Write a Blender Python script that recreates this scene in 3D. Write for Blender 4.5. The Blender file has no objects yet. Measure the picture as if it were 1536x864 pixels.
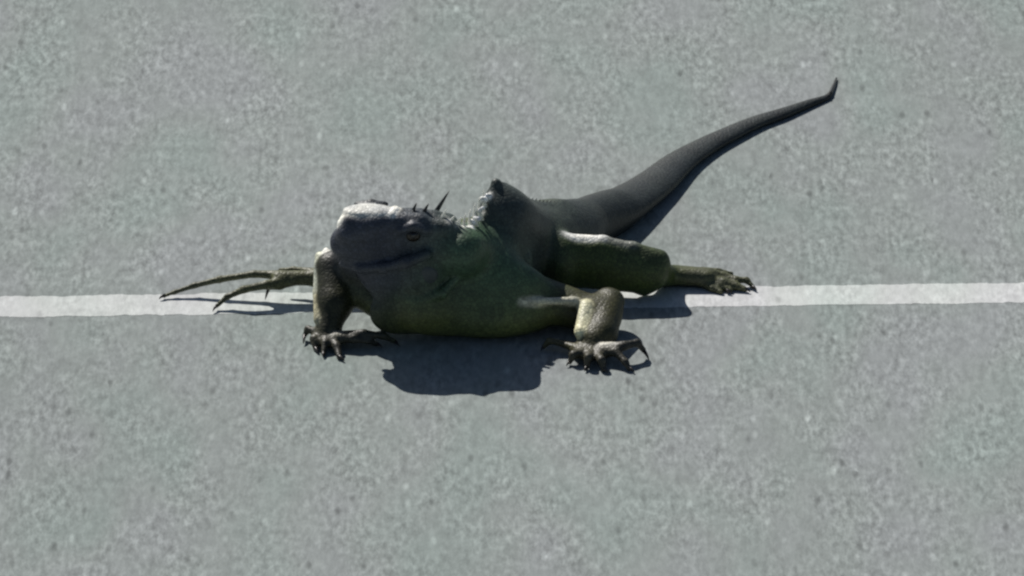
import bpy, math, random
import numpy as np
from mathutils import Vector

# ------------------------------------------------------------------ camera, sky, sun
U = 0.0007                      # metres per layout unit
PITCH = math.radians(25.0)
DIST = 10.0 / U
SP, CP = math.sin(PITCH), math.cos(PITCH)
C = bpy.context.scene.collection
scene = bpy.context.scene
cam = bpy.data.objects.new('camera', bpy.data.cameras.new('camera'))
C.objects.link(cam)
cam.location = (0, -DIST * CP * U, DIST * SP * U)
cam.rotation_euler = (math.pi / 2 - PITCH, 0, 0)
cam.data.sensor_width = 36.0
cam.data.lens = 36.0 * DIST / 1536.0
cam.data.clip_start = 0.1
cam.data.clip_end = 3000
scene.camera = cam

SUN_EL = math.radians(46)
SUN_AZ = (-0.53, 0.85)          # horizontal direction towards the sun (behind the animal, to the left)
world = bpy.data.worlds.new('World'); scene.world = world
world.use_nodes = True
wn = world.node_tree.nodes; wl = world.node_tree.links
for n in list(wn): wn.remove(n)
sky = wn.new('ShaderNodeTexSky'); sky.sky_type = 'NISHITA'; sky.sun_disc = False
sky.sun_elevation = SUN_EL
sky.sun_rotation = math.atan2(SUN_AZ[0], SUN_AZ[1])
bg = wn.new('ShaderNodeBackground'); bg.inputs['Strength'].default_value = 0.05
wo = wn.new('ShaderNodeOutputWorld')
wl.new(sky.outputs[0], bg.inputs[0]); wl.new(bg.outputs[0], wo.inputs[0])
sd = bpy.data.lights.new('sun', 'SUN'); sd.energy = 5.0; sd.angle = math.radians(0.5); sd.color = (1, 0.955, 0.9)
sun = bpy.data.objects.new('sun', sd); C.objects.link(sun)
h = math.hypot(*SUN_AZ)
sv = Vector((SUN_AZ[0] / h * math.cos(SUN_EL), SUN_AZ[1] / h * math.cos(SUN_EL), math.sin(SUN_EL)))
sun.rotation_euler = sv.to_track_quat('Z', 'Y').to_euler()
scene.view_settings.view_transform = 'Standard'; scene.view_settings.look = 'None'
scene.view_settings.exposure = 0.0; scene.view_settings.gamma = 1.0
scene.cycles.filter_width = 2.4     # the soft lens of a long zoom

def pt(px, py, y=None, z=None):
    """layout point (x to the right, y away, z up) for a spot measured in the picture at a known depth or height"""
    d = np.array([px - 768.0, DIST * CP + (432 - py) * SP, -DIST * SP + (432 - py) * CP])
    o = np.array([0, -DIST * CP, DIST * SP])
    t = (y - o[1]) / d[1] if y is not None else (z - o[2]) / d[2]
    return o + d * t
def W(x, y, z): return np.array([x - 768.0, y, z], float)

# ------------------------------------------------------------------ materials
def newmat(name):
    m = bpy.data.materials.new(name); m.use_nodes = True
    nt = m.node_tree
    for n in list(nt.nodes): nt.nodes.remove(n)
    out = nt.nodes.new('ShaderNodeOutputMaterial'); b = nt.nodes.new('ShaderNodeBsdfPrincipled')
    nt.links.new(b.outputs[0], out.inputs[0])
    return m, nt, b
def N(nt, t, **kw):
    n = nt.nodes.new(t)
    for k, v in kw.items():
        if k in n.inputs: n.inputs[k].default_value = v
        else: setattr(n, k, v)
    return n
def mapped(nt, scale):
    tc = N(nt, 'ShaderNodeTexCoord'); mp = N(nt, 'ShaderNodeMapping')
    mp.inputs['Scale'].default_value = scale
    nt.links.new(tc.outputs['Object'], mp.inputs[0]); return mp.outputs[0]
def ramp(nt, src, stops):
    r = N(nt, 'ShaderNodeValToRGB'); nt.links.new(src, r.inputs[0])
    e = r.color_ramp.elements
    while len(e) < len(stops): e.new(0.5)
    for i, (p, c) in enumerate(stops): e[i].position = p; e[i].color = (*c, 1) if len(c) == 3 else c
    return r.outputs[0]
def mix(nt, a, b, f, mode='MIX'):
    m = N(nt, 'ShaderNodeMix', data_type='RGBA', blend_type=mode)
    for s, v in ((0, f), (6, a), (7, b)):
        if hasattr(v, 'is_linked'): nt.links.new(v, m.inputs[s])
        else: m.inputs[s].default_value = v if s == 0 else (*v, 1)
    return m.outputs[2]
def noise(nt, vec, s, d=3, r=0.55, dist=0.0):
    n = N(nt, 'ShaderNodeTexNoise', Scale=s, Detail=d, Roughness=r, Distortion=dist)
    nt.links.new(vec, n.inputs['Vector']); return n.outputs['Fac']

def ground_nodes(nt, b, base, line=False):
    A = 0.6 if line else 1.0
    def g3(v): return (1 + (v - 1) * A,) * 3
    brushed = mapped(nt, (1, 0.34, 1)); iso = mapped(nt, (1, 0.45, 1))
    tint = ramp(nt, noise(nt, iso, 7, 2, 0.5), [(0.36, tuple(c * k for c, k in zip(base, (0.96, 1.005, 0.99)))), (0.5, base), (0.64, tuple(c * k for c, k in zip(base, (1.02, 0.99, 1.03))))])
    n1 = noise(nt, brushed, 170, 3, 0.6)
    n2 = noise(nt, brushed, 70, 3, 0.6, 0.3)
    n3 = noise(nt, iso, 3.0, 2, 0.5)
    mask = ramp(nt, noise(nt, iso, 16, 3, 0.6), [(0.38, (0.3,) * 3), (0.62, (1.0,) * 3)])
    grain = ramp(nt, n1, [(0.3, g3(0.66)), (0.5, g3(1)), (0.68, g3(1.38))])
    c = mix(nt, tint, mix(nt, (1, 1, 1), grain, mask), 1.0, 'MULTIPLY')
    c = mix(nt, c, ramp(nt, n2, [(0.3, g3(0.88)), (0.7, g3(1.11))]), 1.0, 'MULTIPLY')
    c = mix(nt, c, ramp(nt, n3, [(0.3, g3(0.96)), (0.7, g3(1.04))]), 1.0, 'MULTIPLY')
    v = N(nt, 'ShaderNodeTexVoronoi', Scale=75.0); nt.links.new(brushed, v.inputs['Vector'])
    # sparse dark pits and pale grains
    sep = N(nt, 'ShaderNodeSeparateColor'); nt.links.new(v.outputs['Color'], sep.inputs[0])
    near = ramp(nt, v.outputs['Distance'], [(0.1, (1,) * 3), (0.32, (0,) * 3)])
    for ch, lo, col in ((0, 0.86, (0.55,) * 3), (1, 0.84, (1.5,) * 3)):
        sel = ramp(nt, sep.outputs[ch], [(lo, (0,) * 3), (lo + 0.03, (1,) * 3)])
        f = N(nt, 'ShaderNodeMath', operation='MULTIPLY'); nt.links.new(near, f.inputs[0]); nt.links.new(sel, f.inputs[1])
        f2 = N(nt, 'ShaderNodeMath', operation='MULTIPLY'); nt.links.new(f.outputs[0], f2.inputs[0]); f2.inputs[1].default_value = 0.8 * A
        c = mix(nt, c, mix(nt, c, col, 1.0, 'MULTIPLY'), f2.outputs[0])
    nt.links.new(c, b.inputs['Base Color'])
    b.inputs['Roughness'].default_value = 0.9
    b.inputs['Specular IOR Level'].default_value = 0.2
    bmp = N(nt, 'ShaderNodeBump', Strength=0.35, Distance=0.0016)
    nt.links.new(n1, bmp.inputs['Height']); nt.links.new(bmp.outputs[0], b.inputs['Normal'])

m_ground, nt, b = newmat('grey_green_court_coating'); ground_nodes(nt, b, (0.226, 0.252, 0.244))
m_line, nt, b = newmat('worn_white_line_paint'); ground_nodes(nt, b, (0.485, 0.51, 0.495), True)

def skin_mat():
    m, nt, b = newmat('iguana_skin')
    at = N(nt, 'ShaderNodeAttribute', attribute_name='skin_colour')
    obj = mapped(nt, (1, 1, 1))
    v = N(nt, 'ShaderNodeTexVoronoi', Scale=230.0); nt.links.new(obj, v.inputs['Vector'])
    ve = N(nt, 'ShaderNodeTexVoronoi', Scale=230.0, feature='DISTANCE_TO_EDGE'); nt.links.new(obj, ve.inputs['Vector'])
    sc = ramp(nt, ve.outputs['Distance'], [(0.0, (0.6,) * 3), (0.12, (1.05,) * 3)])
    c = mix(nt, at.outputs['Color'], sc, 1.0, 'MULTIPLY')
    sep = N(nt, 'ShaderNodeSeparateColor'); nt.links.new(v.outputs['Color'], sep.inputs[0])
    c = mix(nt, c, ramp(nt, sep.outputs[0], [(0, (0.8,) * 3), (1, (1.2,) * 3)]), 1.0, 'MULTIPLY')
    n = noise(nt, obj, 24, 3, 0.6)
    c = mix(nt, c, ramp(nt, n, [(0.3, (0.75, 0.78, 0.85)), (0.7, (1.25, 1.22, 1.12))]), 1.0, 'MULTIPLY')
    nt.links.new(c, b.inputs['Base Color'])
    b.inputs['Roughness'].default_value = 0.48
    b.inputs['Specular IOR Level'].default_value = 0.35
    bm = N(nt, 'ShaderNodeBump', Strength=0.35, Distance=0.0007)
    nt.links.new(ramp(nt, ve.outputs['Distance'], [(0.0, (0,) * 3), (0.3, (1,) * 3)]), bm.inputs['Height'])
    bm2 = N(nt, 'ShaderNodeBump', Strength=0.2, Distance=0.003)
    nt.links.new(n, bm2.inputs['Height']); nt.links.new(bm.outputs[0], bm2.inputs['Normal'])
    nt.links.new(bm2.outputs[0], b.inputs['Normal'])
    return m
m_skin = skin_mat()
def plain(name, col, rough, spec=0.5, var=0.2, scale=60):
    m, nt, b = newmat(name)
    o = mapped(nt, (1, 1, 1)); n = noise(nt, o, scale, 3)
    c = ramp(nt, n, [(0.3, tuple(x * (1 - var) for x in col)), (0.7, tuple(x * (1 + var) for x in col))])
    nt.links.new(c, b.inputs['Base Color']); b.inputs['Roughness'].default_value = rough
    b.inputs['Specular IOR Level'].default_value = spec
    return m
m_claw = plain('black_claw', (0.02, 0.018, 0.016), 0.35)
m_eye = plain('dark_eye', (0.018, 0.014, 0.009), 0.15, 0.5)
m_pupil = plain('pupil', (0.004, 0.004, 0.004), 0.05, 0.8)
m_spine = plain('sunlit_crest_spine', (0.85, 0.86, 0.8), 0.35)  # near-white colour stands in for sunlight on the crest
# thin crest spines let the back light through
_nt = m_spine.node_tree; _b = [n for n in _nt.nodes if n.type == 'BSDF_PRINCIPLED'][0]; _o = [n for n in _nt.nodes if n.type == 'OUTPUT_MATERIAL'][0]
_t = _nt.nodes.new('ShaderNodeBsdfTranslucent'); _t.inputs[0].default_value = (0.9, 0.9, 0.82, 1)
_m = _nt.nodes.new('ShaderNodeMixShader'); _m.inputs[0].default_value = 0.3
_nt.links.new(_b.outputs[0], _m.inputs[1]); _nt.links.new(_t.outputs[0], _m.inputs[2]); _nt.links.new(_m.outputs[0], _o.inputs[0])
m_dspine = plain('dark_crest_spine', (0.03, 0.032, 0.03), 0.45)
m_shield = plain('jowl_shield_scale', (0.05, 0.062, 0.062), 0.55)
m_dark = plain('nostril_skin', (0.008, 0.008, 0.008), 0.7)

def link(name, me, mat=None, parent=None):
    o = bpy.data.objects.new(name, me); C.objects.link(o)
    if mat: me.materials.append(mat)
    if parent: o.parent = parent
    return o

# ------------------------------------------------------------------ ground and painted line
S = 1500.0
gm = bpy.data.meshes.new('court_surface')
gm.from_pydata([(-S, -S, 0), (S, -S, 0), (S, S, 0), (-S, S, 0)], [], [(0, 1, 2, 3)])
g = link('court_surface', gm, m_ground); g['kind'] = 'structure'

rng = random.Random(4)
def line_mesh():
    vs, fs = [], []
    A, B = pt(0, 445.5, z=0), pt(1536, 424.5, z=0); A2, B2 = pt(0, 476, z=0), pt(1536, 453.5, z=0)
    n = 1500; xs = np.linspace(-1.9, 1.9, n)
    def interp(P, Q, x): t = (x / U - P[0]) / (Q[0] - P[0]); return (P[1] + t * (Q[1] - P[1])) * U
    wob = [0.0, 0.0]
    for x in xs:
        for k in (0, 1):
            wob[k] = wob[k] * 0.8 + rng.gauss(0, 0.0006)
        vs.append((x, interp(A2, B2, x) + wob[0], 0.00025)); vs.append((x, interp(A, B, x) + wob[1], 0.00025))
    # the line carries on out of the picture on both sides
    for i in range(n - 1): fs.append((2 * i, 2 * i + 2, 2 * i + 3, 2 * i + 1))
    for sgn, i in ((-1, 0), (1, n - 1)):
        X = 12.0 * sgn; k = len(vs)
        vs.append((X, interp(A2, B2, X), 0.00025)); vs.append((X, interp(A, B, X), 0.00025))
        fs.append((k, 2 * i, 2 * i + 1, k + 1) if sgn < 0 else (2 * i, k, k + 1, 2 * i + 1))
    me = bpy.data.meshes.new('painted_line'); me.from_pydata(vs, [], fs); return me
ln = link('painted_line', line_mesh(), m_line); ln['kind'] = 'structure'

# ------------------------------------------------------------------ the iguana: one smooth body grown from tapered limbs
PR = []   # (kind, data, bbox, k, colour, colour weight)
DKH = (0.056, 0.062, 0.082); GRN = (0.066, 0.118, 0.066); TAIL = (0.021, 0.026, 0.025); BACK = (0.052, 0.064, 0.06)
BEL = (0.13, 0.145, 0.045); OLV = (0.06, 0.085, 0.022); SUNRIM = (0.95, 0.95, 0.9); TAN = (0.22, 0.21, 0.15); DRK = (0.014, 0.014, 0.012)  # the near-white tone paints sunlit rims into the skin
LEGL = (0.024, 0.025, 0.011); LEGD = (0.042, 0.042, 0.016); LIMB = (0.05, 0.049, 0.03)
def cone(a, ra, b, rb, col, k=10, f=1.0, fv=1.0):
    PR.append(('c', np.array(a, float), ra, np.array(b, float), rb, f, fv, k, col))
def chain(pts, col, k=10, f=1.0, fv=1.0):
    for (a, ra), (b, rb) in zip(pts[:-1], pts[1:]): cone(a, ra, b, rb, col, k, f, fv)
def ell(c, r, col, k=14, ax=(1, 0), tilt=0.0):
    """ellipsoid, long axis along the heading ax (x, y) and tilted up by tilt"""
    e1 = np.array([ax[0], ax[1], 0.0]); e1 /= np.linalg.norm(e1); lat = np.array([-e1[1], e1[0], 0.0])
    up = np.array([0, 0, 1.0]); ct, st = math.cos(tilt), math.sin(tilt)
    e1b = e1 * ct + up * st; e3 = up * ct - e1 * st
    PR.append(('e', np.array(c, float), np.array(r, float), np.stack([e1b, lat, e3]), k, col))

def block(c, hb, rr, col, k=8, ax=(1, 0), tilt=0.0):
    ell(c, hb, col, k, ax, tilt); PR[-1] = ('b', *PR[-1][1:4], k, col, rr)
def sdf(p, P):
    if p[0] == 'c':
        _, a, ra, b, rb, f, fv, k, col = p
        d = b - a; L2 = d @ d
        lat = np.cross(d, (0, 0, 1.0)); nl = np.linalg.norm(lat)
        Q = P - a
        if f != 1.0 and nl > 1e-6:
            lat /= nl; Q = Q + (Q @ lat)[..., None] * lat * (1 / f - 1)
        if fv != 1.0:
            Q = Q.copy(); dd = d.copy(); Q[..., 2] = Q[..., 2] / fv; dd[2] /= fv; d = dd; L2 = d @ d
        t = np.clip((Q @ d) / L2, 0, 1)
        r = ra + (rb - ra) * t
        return (np.linalg.norm(Q - t[..., None] * d, axis=-1) - r) * min(1.0, f * 1.1, fv * 1.1)
    _, c, r, M, k, col = p[:6]
    q = (P - c) @ M.T
    if p[0] == 'b':
        g = np.abs(q) - (r - p[6])
        return np.linalg.norm(np.maximum(g, 0), axis=-1) + np.minimum(g.max(-1), 0) - p[6]
    l = np.linalg.norm(q / r, axis=-1); g2 = np.linalg.norm(q / r ** 2, axis=-1) + 1e-6
    return l * (l - 1) / g2

# trunk
HD = (-0.45, -0.89)                  # heading of the trunk
ell(W(848, 92, 44), (66, 50, 38), BACK, 24, HD)
ell(W(800, 20, 68), (95, 60, 52), BACK, 26, HD)
ell(W(752, -60, 96), (84, 54, 72), BACK, 22, HD)
ell(W(716, -124, 84), (56, 66, 66), GRN, 20, HD)
ell(W(726, -150, 60), (100, 44, 58), GRN, 22, (1, 0.05))
ell(W(745, -158, 34), (100, 46, 36), BEL, 18, (1, 0.1))
# keel of the back
KEEL = [(702, 358, -146), (714, 346, -126), (727, 328, -104), (736, 302, -84), (744, 275, -70), (753, 283, -55), (770, 298, -28), (790, 307, 2), (820, 313, 44), (846, 316, 84)]
chain([(pt(a, b, y=y), (9, 9, 9, 8, 6.5, 8, 8.5, 9, 9, 9)[i]) for i, (a, b, y) in enumerate(KEEL)], BACK, 6)
chain([(pt(a + 5, b + 20, y=y), rr) for (a, b, y), rr in zip(KEEL[2:], (16, 16, 15, 17, 19, 20, 20, 20))], BACK, 10)
chain([(pt(a + 14, b + 46, y=y), 34) for a, b, y in KEEL[3:-1]], BACK, 18)
# tail lying on the ground, running back to the right
T = [(858, 304, 41, .8), (905, 286, 41, .64), (945, 268, 35, .56), (975, 250, 30.5, .52), (1010, 225.5, 25, .5), (1051, 205, 20, .5), (1090, 188.5, 16.8, .54), (1128, 174, 14, .58), (1160, 165, 12, .62),
     (1183, 158.5, 10, .68), (1210, 150, 8, .72), (1237, 143, 5.5, .8)]
ta = np.array(T); us = np.linspace(0, len(T) - 1, 45)
def smooth(col):      # Catmull-Rom through the measured stations
    out = []
    for u in us:
        i = min(int(u), len(T) - 2); t = u - i; p = [ta[min(max(i + k, 0), len(T) - 1), col] for k in (-1, 0, 1, 2)]
        out.append(0.5 * (2 * p[1] + (p[2] - p[0]) * t + (2 * p[0] - 5 * p[1] + 4 * p[2] - p[3]) * t * t + (3 * p[1] - p[0] - 3 * p[2] + p[3]) * t ** 3))
    return out
tp = [(pt(x + 0.8 * R * 0.5, y + 0.8 * R * 0.83, z=R * fv * 0.85), R * 1.05, fv * 0.82) for x, y, R, fv in zip(*[smooth(c) for c in range(4)])]
for (a, ra, fa), (b_, rb, fb) in zip(tp[:-1], tp[1:]): cone(a, ra, b_, rb, TAIL, 2.6, 1.0, (fa + fb) / 2)
chain([(tp[-1][0], 4.8), (pt(1246, 140, z=5), 4.4)], DRK, 2)
cone(pt(835, 338, y=78), 34, pt(915, 318, z=22), 24, TAIL, 26)
cone(W(850, 80, 40), 38, pt(925, 316, z=20), 20, TAIL, 26)
# neck
HY = 14
def HW(x, y, z): return W(x, y + HY, z - HY * 0.466)
cone(W(708, -128, 104), 52, HW(650, -165, 134), 52, GRN, 14)
cone(W(694, -190, 150), 34, HW(650, -180, 156), 38, GRN, 12)
cone(W(694, -190, 148), 32, W(712, -130, 120), 40, GRN, 12)
# head
HH = (-0.8, -0.6)
ell(W(618, -160, 140), (76, 46, 50), DKH, 9, (-1, -0.2))
block(W(580, -183, 179), (64, 20, 30), 12, DKH, 8, (1, 0.03), -0.0)
block(W(614, -178, 166), (74, 26, 38), 18, DKH, 8, (1, 0.0), -0.07)
ell(W(544, -184, 160), (45, 26, 34), DKH, 10, (1, 0))
ell(W(553, -122, 106), (50, 42, 50), DKH, 9, (-1, -0.1))
ell(W(575, -165, 128), (46, 42, 40), DKH, 9, HH)
ell(W(590, -170, 106), (50, 40, 36), DKH, 9, HH)
cone(pt(522, 350, y=-196), 17, pt(560, 340, y=-190), 22, DKH, 8)
ell(HW(634, -176, 114), (56, 46, 52), (0.05, 0.075, 0.062), 8, HH)
ell(HW(622, -185, 62), (74, 18, 48), (0.024, 0.034, 0.022), 16, (-0.85, -0.5))
ell(W(664, -164, 52), (72, 42, 46), BEL, 18, HH)
cone(pt(542, 440, y=-146), 22, pt(580, 462, y=-165), 24, BEL, 12)
# loose scales along the nape, sun highlight put into their near-white colour
rb = random.Random(11)
for a, b, y in ((667, 333, -178), (675, 341, -186), (683, 347, -188), (690, 349, -186), (697, 346, -178), (704, 340, -166), (710, 333, -152), (716, 326, -138), (722, 316, -120), (727, 305, -104), (730, 294, -92)):
    for q in range(2):
        ell(pt(a + rb.uniform(-4, 3), b + rb.uniform(-6, 3), y=y + rb.uniform(-4, 4)), (rb.uniform(3, 6), rb.uniform(3, 5), rb.uniform(3, 6)), SUNRIM, 2.5, (rb.uniform(-1, 1), rb.uniform(-1, 1)))
# loose folds on the neck and behind the shoulder
for pts in (((752, 372, -128), (764, 402, -130), (768, 432, -140)), ((776, 360, -96), (790, 388, -100), (794, 412, -104))):
    chain([(pt(a, b, y=y), 6) for a, b, y in pts], (0.08, 0.11, 0.085), 9)
# brow ridges and the snout top, its sunlit highlight painted in near-white
ell(W(556, -180, 210), (38, 19, 7), (0.62, 0.63, 0.61), 3, (1, 0))
cone(pt(513, 335, y=-190), 7, pt(525, 321, y=-184), 8, SUNRIM, 5)
cone(pt(588, 322, y=-192), 5, pt(593, 314, y=-176), 6, SUNRIM, 4)
chain([(pt(534, 306, y=-158), 3.6), (pt(557, 303, y=-156), 4.6), (pt(580, 306, y=-158), 3.6)], DRK, 2.5)
cone(pt(603, 324, y=-176), 9, pt(650, 328, y=-172), 11, BACK, 8)
cone(pt(650, 328, y=-172), 11, pt(680, 352, y=-186), 14, BACK, 8)
# eye socket ridge on the near side
chain([(pt(600, 346, y=-204), 5.5), (pt(620, 339, y=-206), 5.5), (pt(640, 347, y=-204), 5.5)], DKH, 6)
# jaw line
chain([(pt(514, 396, y=-186), 6), (pt(540, 402, y=-204), 7), (pt(575, 402, y=-216), 7), (pt(610, 394, y=-222), 8), (pt(640, 382, y=-212), 8)], (0.055, 0.06, 0.07), 7)
chain([(pt(586, 440, y=-196), 6), (pt(625, 452, y=-206), 7), (pt(664, 440, y=-206), 7), (pt(690, 412, y=-196), 7)], GRN, 5)

# left hind leg (knee hidden behind the head), foot reaching out over the line
HL = (0.085, 0.09, 0.045)
cone(W(800, 60, 66), 40, W(580, -4, 62), 26, OLV, 14)
an = pt(474, 417, z=36); cone(W(580, -4, 62), 24, an, 13, HL, 8)
mt = pt(418, 417, z=36); cone(an, 12, mt, 11, HL, 6)
def toe(pts, col=LIMB, k=4):
    chain([(pt(a, b, z=z), r) for a, b, z, r in pts], col, k)
toe([(424, 413, 38, 7.74), (381, 411, 36, 5.59), (330, 419, 27, 5.16), (292, 428, 17, 4.47), (262, 438, 9, 3.44), (246, 444, 5, 2.92)], HL)
toe([(424, 422, 34, 7.74), (400, 427, 33, 6.45), (366, 434, 29, 5.59), (341, 445, 18, 4.47), (325, 459, 7, 3.44)], HL)
toe([(440, 422, 34, 6.88), (420, 430, 27, 4.73), (402, 432, 25, 3.87)], HL)
toe([(470, 408, 38, 6.88), (440, 404, 38, 4.30), (420, 405, 36, 3.44)], HL)
# right hind leg: heavy thigh, knee out to the right, long foot
cone(W(822, 50, 52), 42, pt(836, 388, y=-22), 40, OLV, 12, 0.7)
cone(pt(836, 390, y=-22), 41, pt(962, 409, y=-38), 33, OLV, 13, 0.65)
cone(pt(822, 368, y=-20), 14, pt(900, 372, y=-28), 14, OLV, 6)
cone(pt(900, 372, y=-28), 14, pt(990, 390, y=-34), 13, OLV, 6)
cone(pt(987, 402, y=-34), 16, pt(966, 430, y=-30), 12, OLV, 12)
cone(pt(811, 356, y=-22), 8.5, pt(905, 362, y=-24), 8.5, SUNRIM, 4)  # sunlit rim along the thigh top, painted near-white
cone(pt(905, 362, y=-24), 8, pt(950, 371, y=-30), 7, (0.22, 0.23, 0.2), 7)  # grey fade of the painted rim light, on to the knee
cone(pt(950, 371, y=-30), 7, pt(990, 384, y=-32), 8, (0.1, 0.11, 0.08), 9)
cone(pt(978, 405, y=-28), 25, pt(1000, 413, z=18), 17, OLV, 14)
cone(pt(1000, 413, z=17), 15, pt(1060, 417, z=15), 12, HL, 5)
cone(pt(1012, 411, z=14), 14, pt(1066, 415, z=13), 13, HL, 6)
toe([(1055, 410, 16, 9), (1085, 414, 13, 7), (1104, 420, 11, 5.5), (1120, 420, 11, 4.6), (1130, 431, 4, 3.8)], HL)
toe([(1055, 418, 12, 9), (1085, 424, 10, 7.5), (1104, 429, 7, 6), (1118, 434, 5, 4.4)], HL)
toe([(1050, 422, 9, 8), (1068, 432, 6, 5.5), (1082, 438, 4, 4)], HL)
toe([(1055, 422, 9, 7), (1078, 428, 8, 5), (1096, 436, 4, 4)], HL)
toe([(1058, 406, 13, 6), (1078, 407, 11, 4.6), (1098, 411, 6, 3.6)], HL)

# right front leg
FR = (0.075, 0.07, 0.036)
cone(W(770, -120, 52), 36, pt(890, 472, y=-158), 28, LEGD, 12)
cone(pt(781, 453, y=-182), 5.5, pt(862, 451, y=-174), 6, (0.6, 0.58, 0.44), 4)  # rim light on top of the upper arm, put into the colour
cone(pt(862, 455, y=-172), 9, pt(893, 461, y=-168), 9, LEGD, 6)
cone(pt(912, 454, y=-142), 23, pt(901, 476, y=-168), 29, LEGD, 10)
cone(pt(901, 476, y=-168), 29, pt(893, 512, z=19), 22, LEGD, 10)
cone(pt(884, 462, y=-168), 14, pt(884, 505, z=24), 16, LEGD, 8)
cone(pt(920, 452, y=-150), 16, pt(905, 500, z=26), 22, LEGD, 8)
cone(pt(879, 460, y=-180), 10, pt(872, 498, z=32), 11, (0.8, 0.77, 0.52), 6)  # sunlit inner side of the forearm, painted as a cream patch
ell(pt(888, 526, z=12), (32, 22, 12), FR, 8, (1, -0.1))
RF = [[(868, 524, 14, 8), (845, 516, 14, 5), (824, 511, 16, 4.6), (815, 521, 6, 3.6)],
      [(872, 530, 14, 8), (860, 532, 16, 6), (855, 543, 5, 4)],
      [(884, 532, 14, 8), (882, 536, 18, 6), (880, 551, 4, 4.2)],
      [(896, 532, 14, 8), (902, 540, 16, 6), (906, 554, 4, 4.5)],
      [(902, 528, 16, 9), (924, 528, 20, 6.5), (938, 543, 12, 5), (944, 553, 4, 4)],
      ]
for t in RF: toe(t, (0.05, 0.048, 0.036) if t[0][0] != 868 else FR, 4)
toe([(905, 524, 18, 10), (935, 519, 26, 7), (956, 514, 26, 5.5), (966, 526, 12, 4.2)], (0.035, 0.034, 0.028), 4)
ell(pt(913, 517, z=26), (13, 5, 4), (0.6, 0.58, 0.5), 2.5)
# left front leg
cone(W(650, -110, 92), 40, pt(496, 402, y=-120), 22, LEGL, 14)
cone(pt(498, 402, y=-120), 24, pt(501, 455, y=-158), 28, LEGL, 8)
cone(pt(501, 455, y=-158), 27, pt(492, 495, z=20), 18, LEGL, 8)
cone(pt(480, 385, y=-106), 8, pt(477, 440, y=-148), 8, (0.6, 0.62, 0.5), 4)  # painted stripe for the sunlit left edge of the leg
cone(pt(477, 440, y=-148), 7, pt(477, 480, z=34), 7, (0.5, 0.46, 0.3), 4)  # lower, duller end of the painted edge light
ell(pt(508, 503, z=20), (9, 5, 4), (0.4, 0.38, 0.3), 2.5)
cone(pt(489, 376, y=-106), 5, pt(484, 408, y=-122), 6, SUNRIM, 3)  # brightest spot of the edge light, also painted
ell(pt(492, 507, z=11), (26, 22, 11), FR, 8, (1, 0))
LF = [[(478, 500, 16, 7), (462, 493, 18, 5), (457, 503, 8, 3.8)],
      [(480, 504, 14, 7), (470, 508, 14, 5.5), (473, 523, 4, 4)],
      [(490, 508, 14, 7), (488, 514, 14, 5.5), (485, 530, 4, 4.2)],
      [(498, 510, 14, 7), (505, 519, 12, 6), (509, 536, 4, 4.4)],
      [(505, 507, 16, 9), (530, 508, 18, 6.5), (552, 511, 14, 5), (565, 516, 5, 4)],
      ]
for t in LF: toe(t, (0.045, 0.045, 0.036), 4)
toe([(512, 504, 18, 8), (545, 500, 24, 6), (575, 504, 18, 5), (592, 512, 6, 4)], (0.035, 0.036, 0.028), 4)

# --- field on a grid, then surface nets
H = 2.5
lo = np.array([225 - 768, -330, -6.0]); hi = np.array([1272 - 768, 790, 232.0])
n3 = np.ceil((hi - lo) / H).astype(int) + 1
ax = [lo[i] + H * np.arange(n3[i]) for i in range(3)]
F = np.full(tuple(n3), 60.0, np.float32)
def bounds(p):
    if p[0] == 'c':
        a, ra, b, rb, k = p[1], p[2], p[3], p[4], p[7]; m = max(ra, rb) + k + 6
        return np.minimum(a, b) - m, np.maximum(a, b) + m, k
    return p[1] - max(p[2]) - p[4] - 6, p[1] + max(p[2]) + p[4] + 6, p[4]
def box(l, u):
    i0 = np.maximum(np.floor((l - lo) / H).astype(int), 0); i1 = np.minimum(np.ceil((u - lo) / H).astype(int) + 1, n3)
    return tuple(slice(a, b) for a, b in zip(i0, i1))
for p in PR:
    l, u, k = bounds(p); s = box(l, u)
    P = np.stack(np.meshgrid(ax[0][s[0]], ax[1][s[1]], ax[2][s[2]], indexing='ij'), -1)
    d = sdf(p, P); A = F[s]
    hh = np.maximum(k - np.abs(A - d), 0) / k
    F[s] = np.minimum(A, d) - hh * hh * k * 0.25
F = np.maximum(F, -(ax[2] - 0.6)[None, None, :].astype(np.float32))   # rests on the ground

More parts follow.
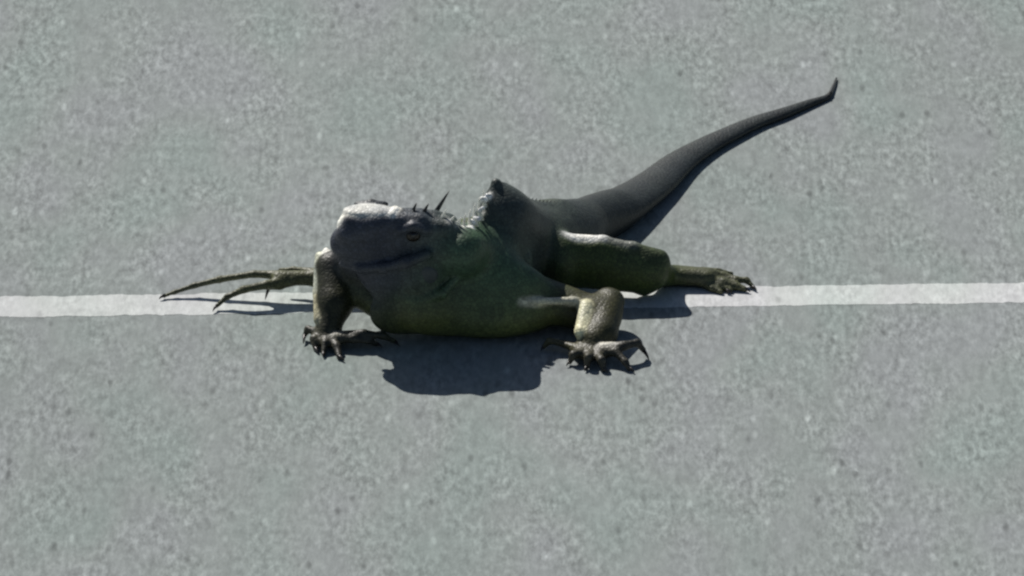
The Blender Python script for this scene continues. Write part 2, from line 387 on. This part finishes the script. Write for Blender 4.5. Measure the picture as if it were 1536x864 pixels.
def surface_nets(F):
    ins = F < 0
    nx, ny, nz = F.shape
    cnt = np.zeros((nx - 1, ny - 1, nz - 1), np.uint8)
    offs = [(i, j, k) for i in (0, 1) for j in (0, 1) for k in (0, 1)]
    for i, j, k in offs: cnt += ins[i:nx - 1 + i, j:ny - 1 + j, k:nz - 1 + k]
    act = np.argwhere((cnt > 0) & (cnt < 8))
    idx = np.full(cnt.shape, -1, np.int32); idx[tuple(act.T)] = np.arange(len(act))
    acc = np.zeros((len(act), 3)); num = np.zeros(len(act))
    for a in offs:
        for d in range(3):
            if a[d]: continue
            b_ = list(a); b_[d] = 1
            fa = F[tuple((act + a).T)]; fb = F[tuple((act + b_).T)]
            cr = (fa < 0) != (fb < 0)
            t = np.where(cr, fa / np.where(fa == fb, 1, fa - fb), 0)
            pos = np.tile(np.array(a, float), (len(act), 1)); pos[:, d] += t
            acc[cr] += pos[cr]; num[cr] += 1
    V = act + acc / num[:, None]
    Q = []
    for d in range(3):
        e1, e2 = [(1, 2), (2, 0), (0, 1)][d]
        sl0 = [slice(None)] * 3; sl1 = [slice(None)] * 3
        sl0[d] = slice(0, -1); sl1[d] = slice(1, None)
        A, B = ins[tuple(sl0)], ins[tuple(sl1)]
        e = np.argwhere(A != B)
        e = e[(e[:, e1] > 0) & (e[:, e2] > 0) & (e[:, e1] < F.shape[e1] - 1) & (e[:, e2] < F.shape[e2] - 1)]
        q = []
        for o1, o2 in ((-1, -1), (0, -1), (0, 0), (-1, 0)):
            c = e.copy(); c[:, e1] += o1; c[:, e2] += o2
            q.append(idx[tuple(c.T)])
        q = np.stack(q, 1); flip = ~A[tuple(e.T)]
        q[flip] = q[flip][:, ::-1]; Q.append(q)
    return V * H + lo, np.concatenate(Q)
V, Q = surface_nets(F)
# gentle relaxation
def relax(V, Q, it=2, lam=0.45):
    E = np.concatenate([Q[:, [0, 1]], Q[:, [1, 2]], Q[:, [2, 3]], Q[:, [3, 0]]])
    for _ in range(it):
        s = np.zeros_like(V); c = np.zeros(len(V))
        for a, b_ in ((0, 1), (1, 0)):
            for d in range(3): s[:, d] += np.bincount(E[:, a], V[E[:, b_], d], len(V))
            c += np.bincount(E[:, a], minlength=len(V))
        V = V + lam * (s / c[:, None] - V)
    return V
V = relax(V, Q)
# colour of the skin: that of the nearest body region, softly blended
cw = np.zeros(len(V)); cc = np.zeros((len(V), 3))
for p in PR:
    l, u, k = bounds(p); m = np.all((V > l - 6) & (V < u + 6), axis=1)
    d = sdf(p, V[m]); pcol = p[-2] if p[0] == 'b' else p[-1]; pale = pcol[0] > 0.17; w = (26.0 if pale else 1.0) * np.exp(-np.clip(d, -1 if pale else -8 if k > 6 else -5, 90) / (1.0 if pale else 3.0 if k <= 6 else 12.0)) + 1e-9
    cw[m] += w; cc[m] += w[:, None] * np.array(pcol)
cc /= cw[:, None]
# dark rings on the tail and toes stay subtle; sturdier banding further out
far = V[:, 1] > 150
if far.any():
    dist = V[far, 0] * 0.5 + V[far, 1] * 0.86
    cc[far] *= (1 + np.clip((V[far, 1] - 150) / 300, 0, 1) * 0.14 * np.sin(dist / 11.0))[:, None]
me = bpy.data.meshes.new('body')
me.from_pydata((V * U).tolist(), [], Q.tolist())
me.polygons.foreach_set('use_smooth', np.ones(len(Q), bool))
ca = me.color_attributes.new('skin_colour', 'FLOAT_COLOR', 'POINT')
ca.data.foreach_set('color', np.concatenate([cc, np.ones((len(V), 1))], 1).astype(np.float32).ravel())
print('body verts', len(V), 'quads', len(Q))

ig = bpy.data.objects.new('iguana', None); C.objects.link(ig)
ig['label'] = 'large dark grey-green iguana crouching across the white line, long tail trailing behind it'
ig['category'] = 'iguana'
body = link('body', me, m_skin, ig)

# ------------------------------------------------------------------ separate small parts
def tube(pts, seg=8, flat=1.0):
    """tapered curved tube through (point, radius), closed at both ends"""
    P = [np.array(p, float) for p, r in pts]; R = [r for p, r in pts]
    vs, fs = [], []
    for i, p in enumerate(P):
        t = P[min(i + 1, len(P) - 1)] - P[max(i - 1, 0)]; t /= np.linalg.norm(t)
        s = np.cross(t, (0, 0, 1.0))
        if np.linalg.norm(s) < 1e-3: s = np.cross(t, (0, 1.0, 0))
        s /= np.linalg.norm(s); u = np.cross(s, t)
        for j in range(seg):
            a = 2 * math.pi * j / seg
            vs.append(tuple((p + (s * math.cos(a) * flat + u * math.sin(a)) * R[i]) * U))
    for i in range(len(P) - 1):
        for j in range(seg):
            j2 = (j + 1) % seg; fs.append((i * seg + j, i * seg + j2, (i + 1) * seg + j2, (i + 1) * seg + j))
    fs.append(tuple(range(seg))[::-1]); fs.append(tuple(range((len(P) - 1) * seg, len(P) * seg)))
    m = bpy.data.meshes.new('tube'); m.from_pydata(vs, [], fs)
    m.polygons.foreach_set('use_smooth', [True] * len(fs)); return m
def claw(px, py, z, dx, dy, L=14, r=3.2):
    """hooked claw from the toe tip, curving down towards the ground"""
    a = pt(px, py, z=z); d = np.array([dx, dy, 0.0]); d /= np.linalg.norm(d)
    pts = []
    for i in range(6):
        t = i / 5
        p = a + d * (t * L - 2) + np.array([0, 0, 3.2 * math.sin(t * 2.4) - t * (z + 0.5) * 0.8])
        p[2] = max(p[2], 0.8)
        pts.append((p, r * (1 - t) ** 0.7 + 0.35))
    link('claw', tube(pts, 7, 0.75), m_claw, ig)
for a in [(246, 444, 5, -1, -0.9, 12), (325, 459, 7, -0.5, -1, 15), (402, 432, 25, -1, -.6, 7),
          (1130, 431, 5, 0.6, -1, 12), (1116, 434, 5, 1, -0.5, 13), (1092, 437, 5, 1, -0.6, 9),
          (815, 521, 6, -0.5, -1, 11), (855, 543, 5, -0.7, -1.2, 13), (880, 551, 4, -0.3, -1, 14, 4), (906, 554, 4, 0.7, -1.2, 14, 4), (944, 553, 4, 0.8, -1.1, 15, 4), (966, 526, 12, 0.5, -1.2, 22, 4),
          (457, 503, 8, -0.1, -1.2, 22, 4), (473, 523, 4, 0.4, -1.2, 16, 4), (485, 530, 4, 0, -1, 14, 4), (509, 536, 4, 0.8, -1, 15, 4), (565, 516, 5, 0.9, -0.9, 14, 3.6), (592, 512, 6, 0.8, -1.3, 16, 3.6)]:
    claw(*a)

link("tail_tip", tube([(pt(1242, 146, z=4.5), 3.8), (pt(1246, 139, z=4.5), 3.6), (pt(1249, 132, z=4), 3.3), (pt(1252, 125, z=3.6), 2.7), (pt(1254.5, 117, z=3), 1.5)], 8), m_dspine, ig)
def spine(px, py, y, tx, ty, tyy, r, mat, name='crest_spine', bend=0.0):
    a = pt(px, py, y=y); b_ = pt(tx, ty, y=tyy); pts = []
    for i in range(6):
        t = i / 5; p = a + (b_ - a) * t; p = p + np.array([-bend, 0, bend * 0.6]) * math.sin(t * math.pi)
        pts.append((p, r * (1 - t) ** 0.8 + 0.4))
    o = link(name, tube(pts, 7, 0.55), mat, ig); return o
s0 = spine(650, 324, -150, 674, 286, -140, 4.6, m_dspine); s0['label'] = 'long dark spine at the back of the head'
spine(636, 318, -178, 643, 305, -174, 3.4, m_dspine); spine(620, 315, -180, 625, 304, -176, 3, m_dspine)
for q in [(663, 338, -185, 670, 314, -182, 4.6), (672, 346, -190, 682, 324, -186, 5.2), (680, 351, -190, 688, 330, -190, 5.6), (688, 352, -188, 692, 326, -184, 5.6), (697, 351, -180, 699, 320, -172, 5.8),
          (706, 346, -162, 706, 313, -150, 5.8), (714, 340, -140, 713, 304, -128, 5.6), (722, 331, -118, 719, 295, -108, 5.4), (729, 318, -98, 726, 283, -90, 4.8)]:
    px, py, y, tx, ty, tyy, r = q
    spine(px, py, y, tx, ty, tyy, r, m_spine, bend=2)
# low dark spines on along the keel of the back and the tail root
def along(pts, n, h0, h1, mat):
    P = [np.array(p) for p in pts]
    L = np.cumsum([0] + [np.linalg.norm(P[i + 1] - P[i]) for i in range(len(P) - 1)])
    for i in range(n):
        t = L[-1] * i / (n - 1); k = min(np.searchsorted(L, t, 'right') - 1, len(P) - 2)
        p = P[k] + (P[k + 1] - P[k]) * (t - L[k]) / (L[k + 1] - L[k]); hh = h0 + (h1 - h0) * i / (n - 1)
        d = (P[k + 1] - P[k]); d /= np.linalg.norm(d)
        tip = p + np.array([0, 0, hh]) + d * hh * 0.8
        link('crest_spine', tube([(p - np.array([0, 0, 3]), hh * 0.42), ((p + tip) / 2, hh * 0.26), (tip, 0.4)], 6, 0.5), mat, ig)
along([pt(750, 277, y=-60), pt(755, 281, y=-52), pt(770, 291, y=-28), pt(790, 300, y=2), pt(820, 304, y=44), pt(846, 306, y=84)], 20, 7, 4, m_dspine)

def ball(name, c, r, mat, parent=ig, n=14):
    vs, fs = [], []; r = np.array(r, float)
    for i in range(n + 1):
        th = math.pi * i / n
        for j in range(2 * n):
            ph = math.pi * j / n
            vs.append(tuple((c + r * np.array([math.sin(th) * math.cos(ph), math.sin(th) * math.sin(ph), math.cos(th)])) * U))
    for i in range(n):
        for j in range(2 * n):
            j2 = (j + 1) % (2 * n); a, b_, c_, d_ = i * 2 * n + j, (i + 1) * 2 * n + j, (i + 1) * 2 * n + j2, i * 2 * n + j2
            fs.append((a, b_, c_, d_) if 0 < i < n - 1 else ((a, b_, c_) if i == 0 else (a, b_, d_)))
    m = bpy.data.meshes.new(name); m.from_pydata(vs, [], fs); m.polygons.foreach_set('use_smooth', [True] * len(fs)); m.validate()
    return link(name, m, mat, parent)
e = ball('eye', pt(620, 353, y=-203), (11, 8, 10), m_eye); ball('pupil', pt(620, 353.5, y=-208.5), (4, 3.6, 5), m_pupil, e)
e = ball('eye', W(570, -158, 192), (8, 10, 10), m_eye); ball('pupil', W(570, -150, 192), (3.6, 4, 5), m_pupil, e)
ball('nostril', pt(522, 352, y=-207), (4.5, 3, 3.5), m_dark); 
ball('ear_drum', pt(660, 378, y=-194), (9, 4, 11), m_shield)
ball('jowl_shield', pt(640, 412, y=-204), (17, 6, 16), m_shield)
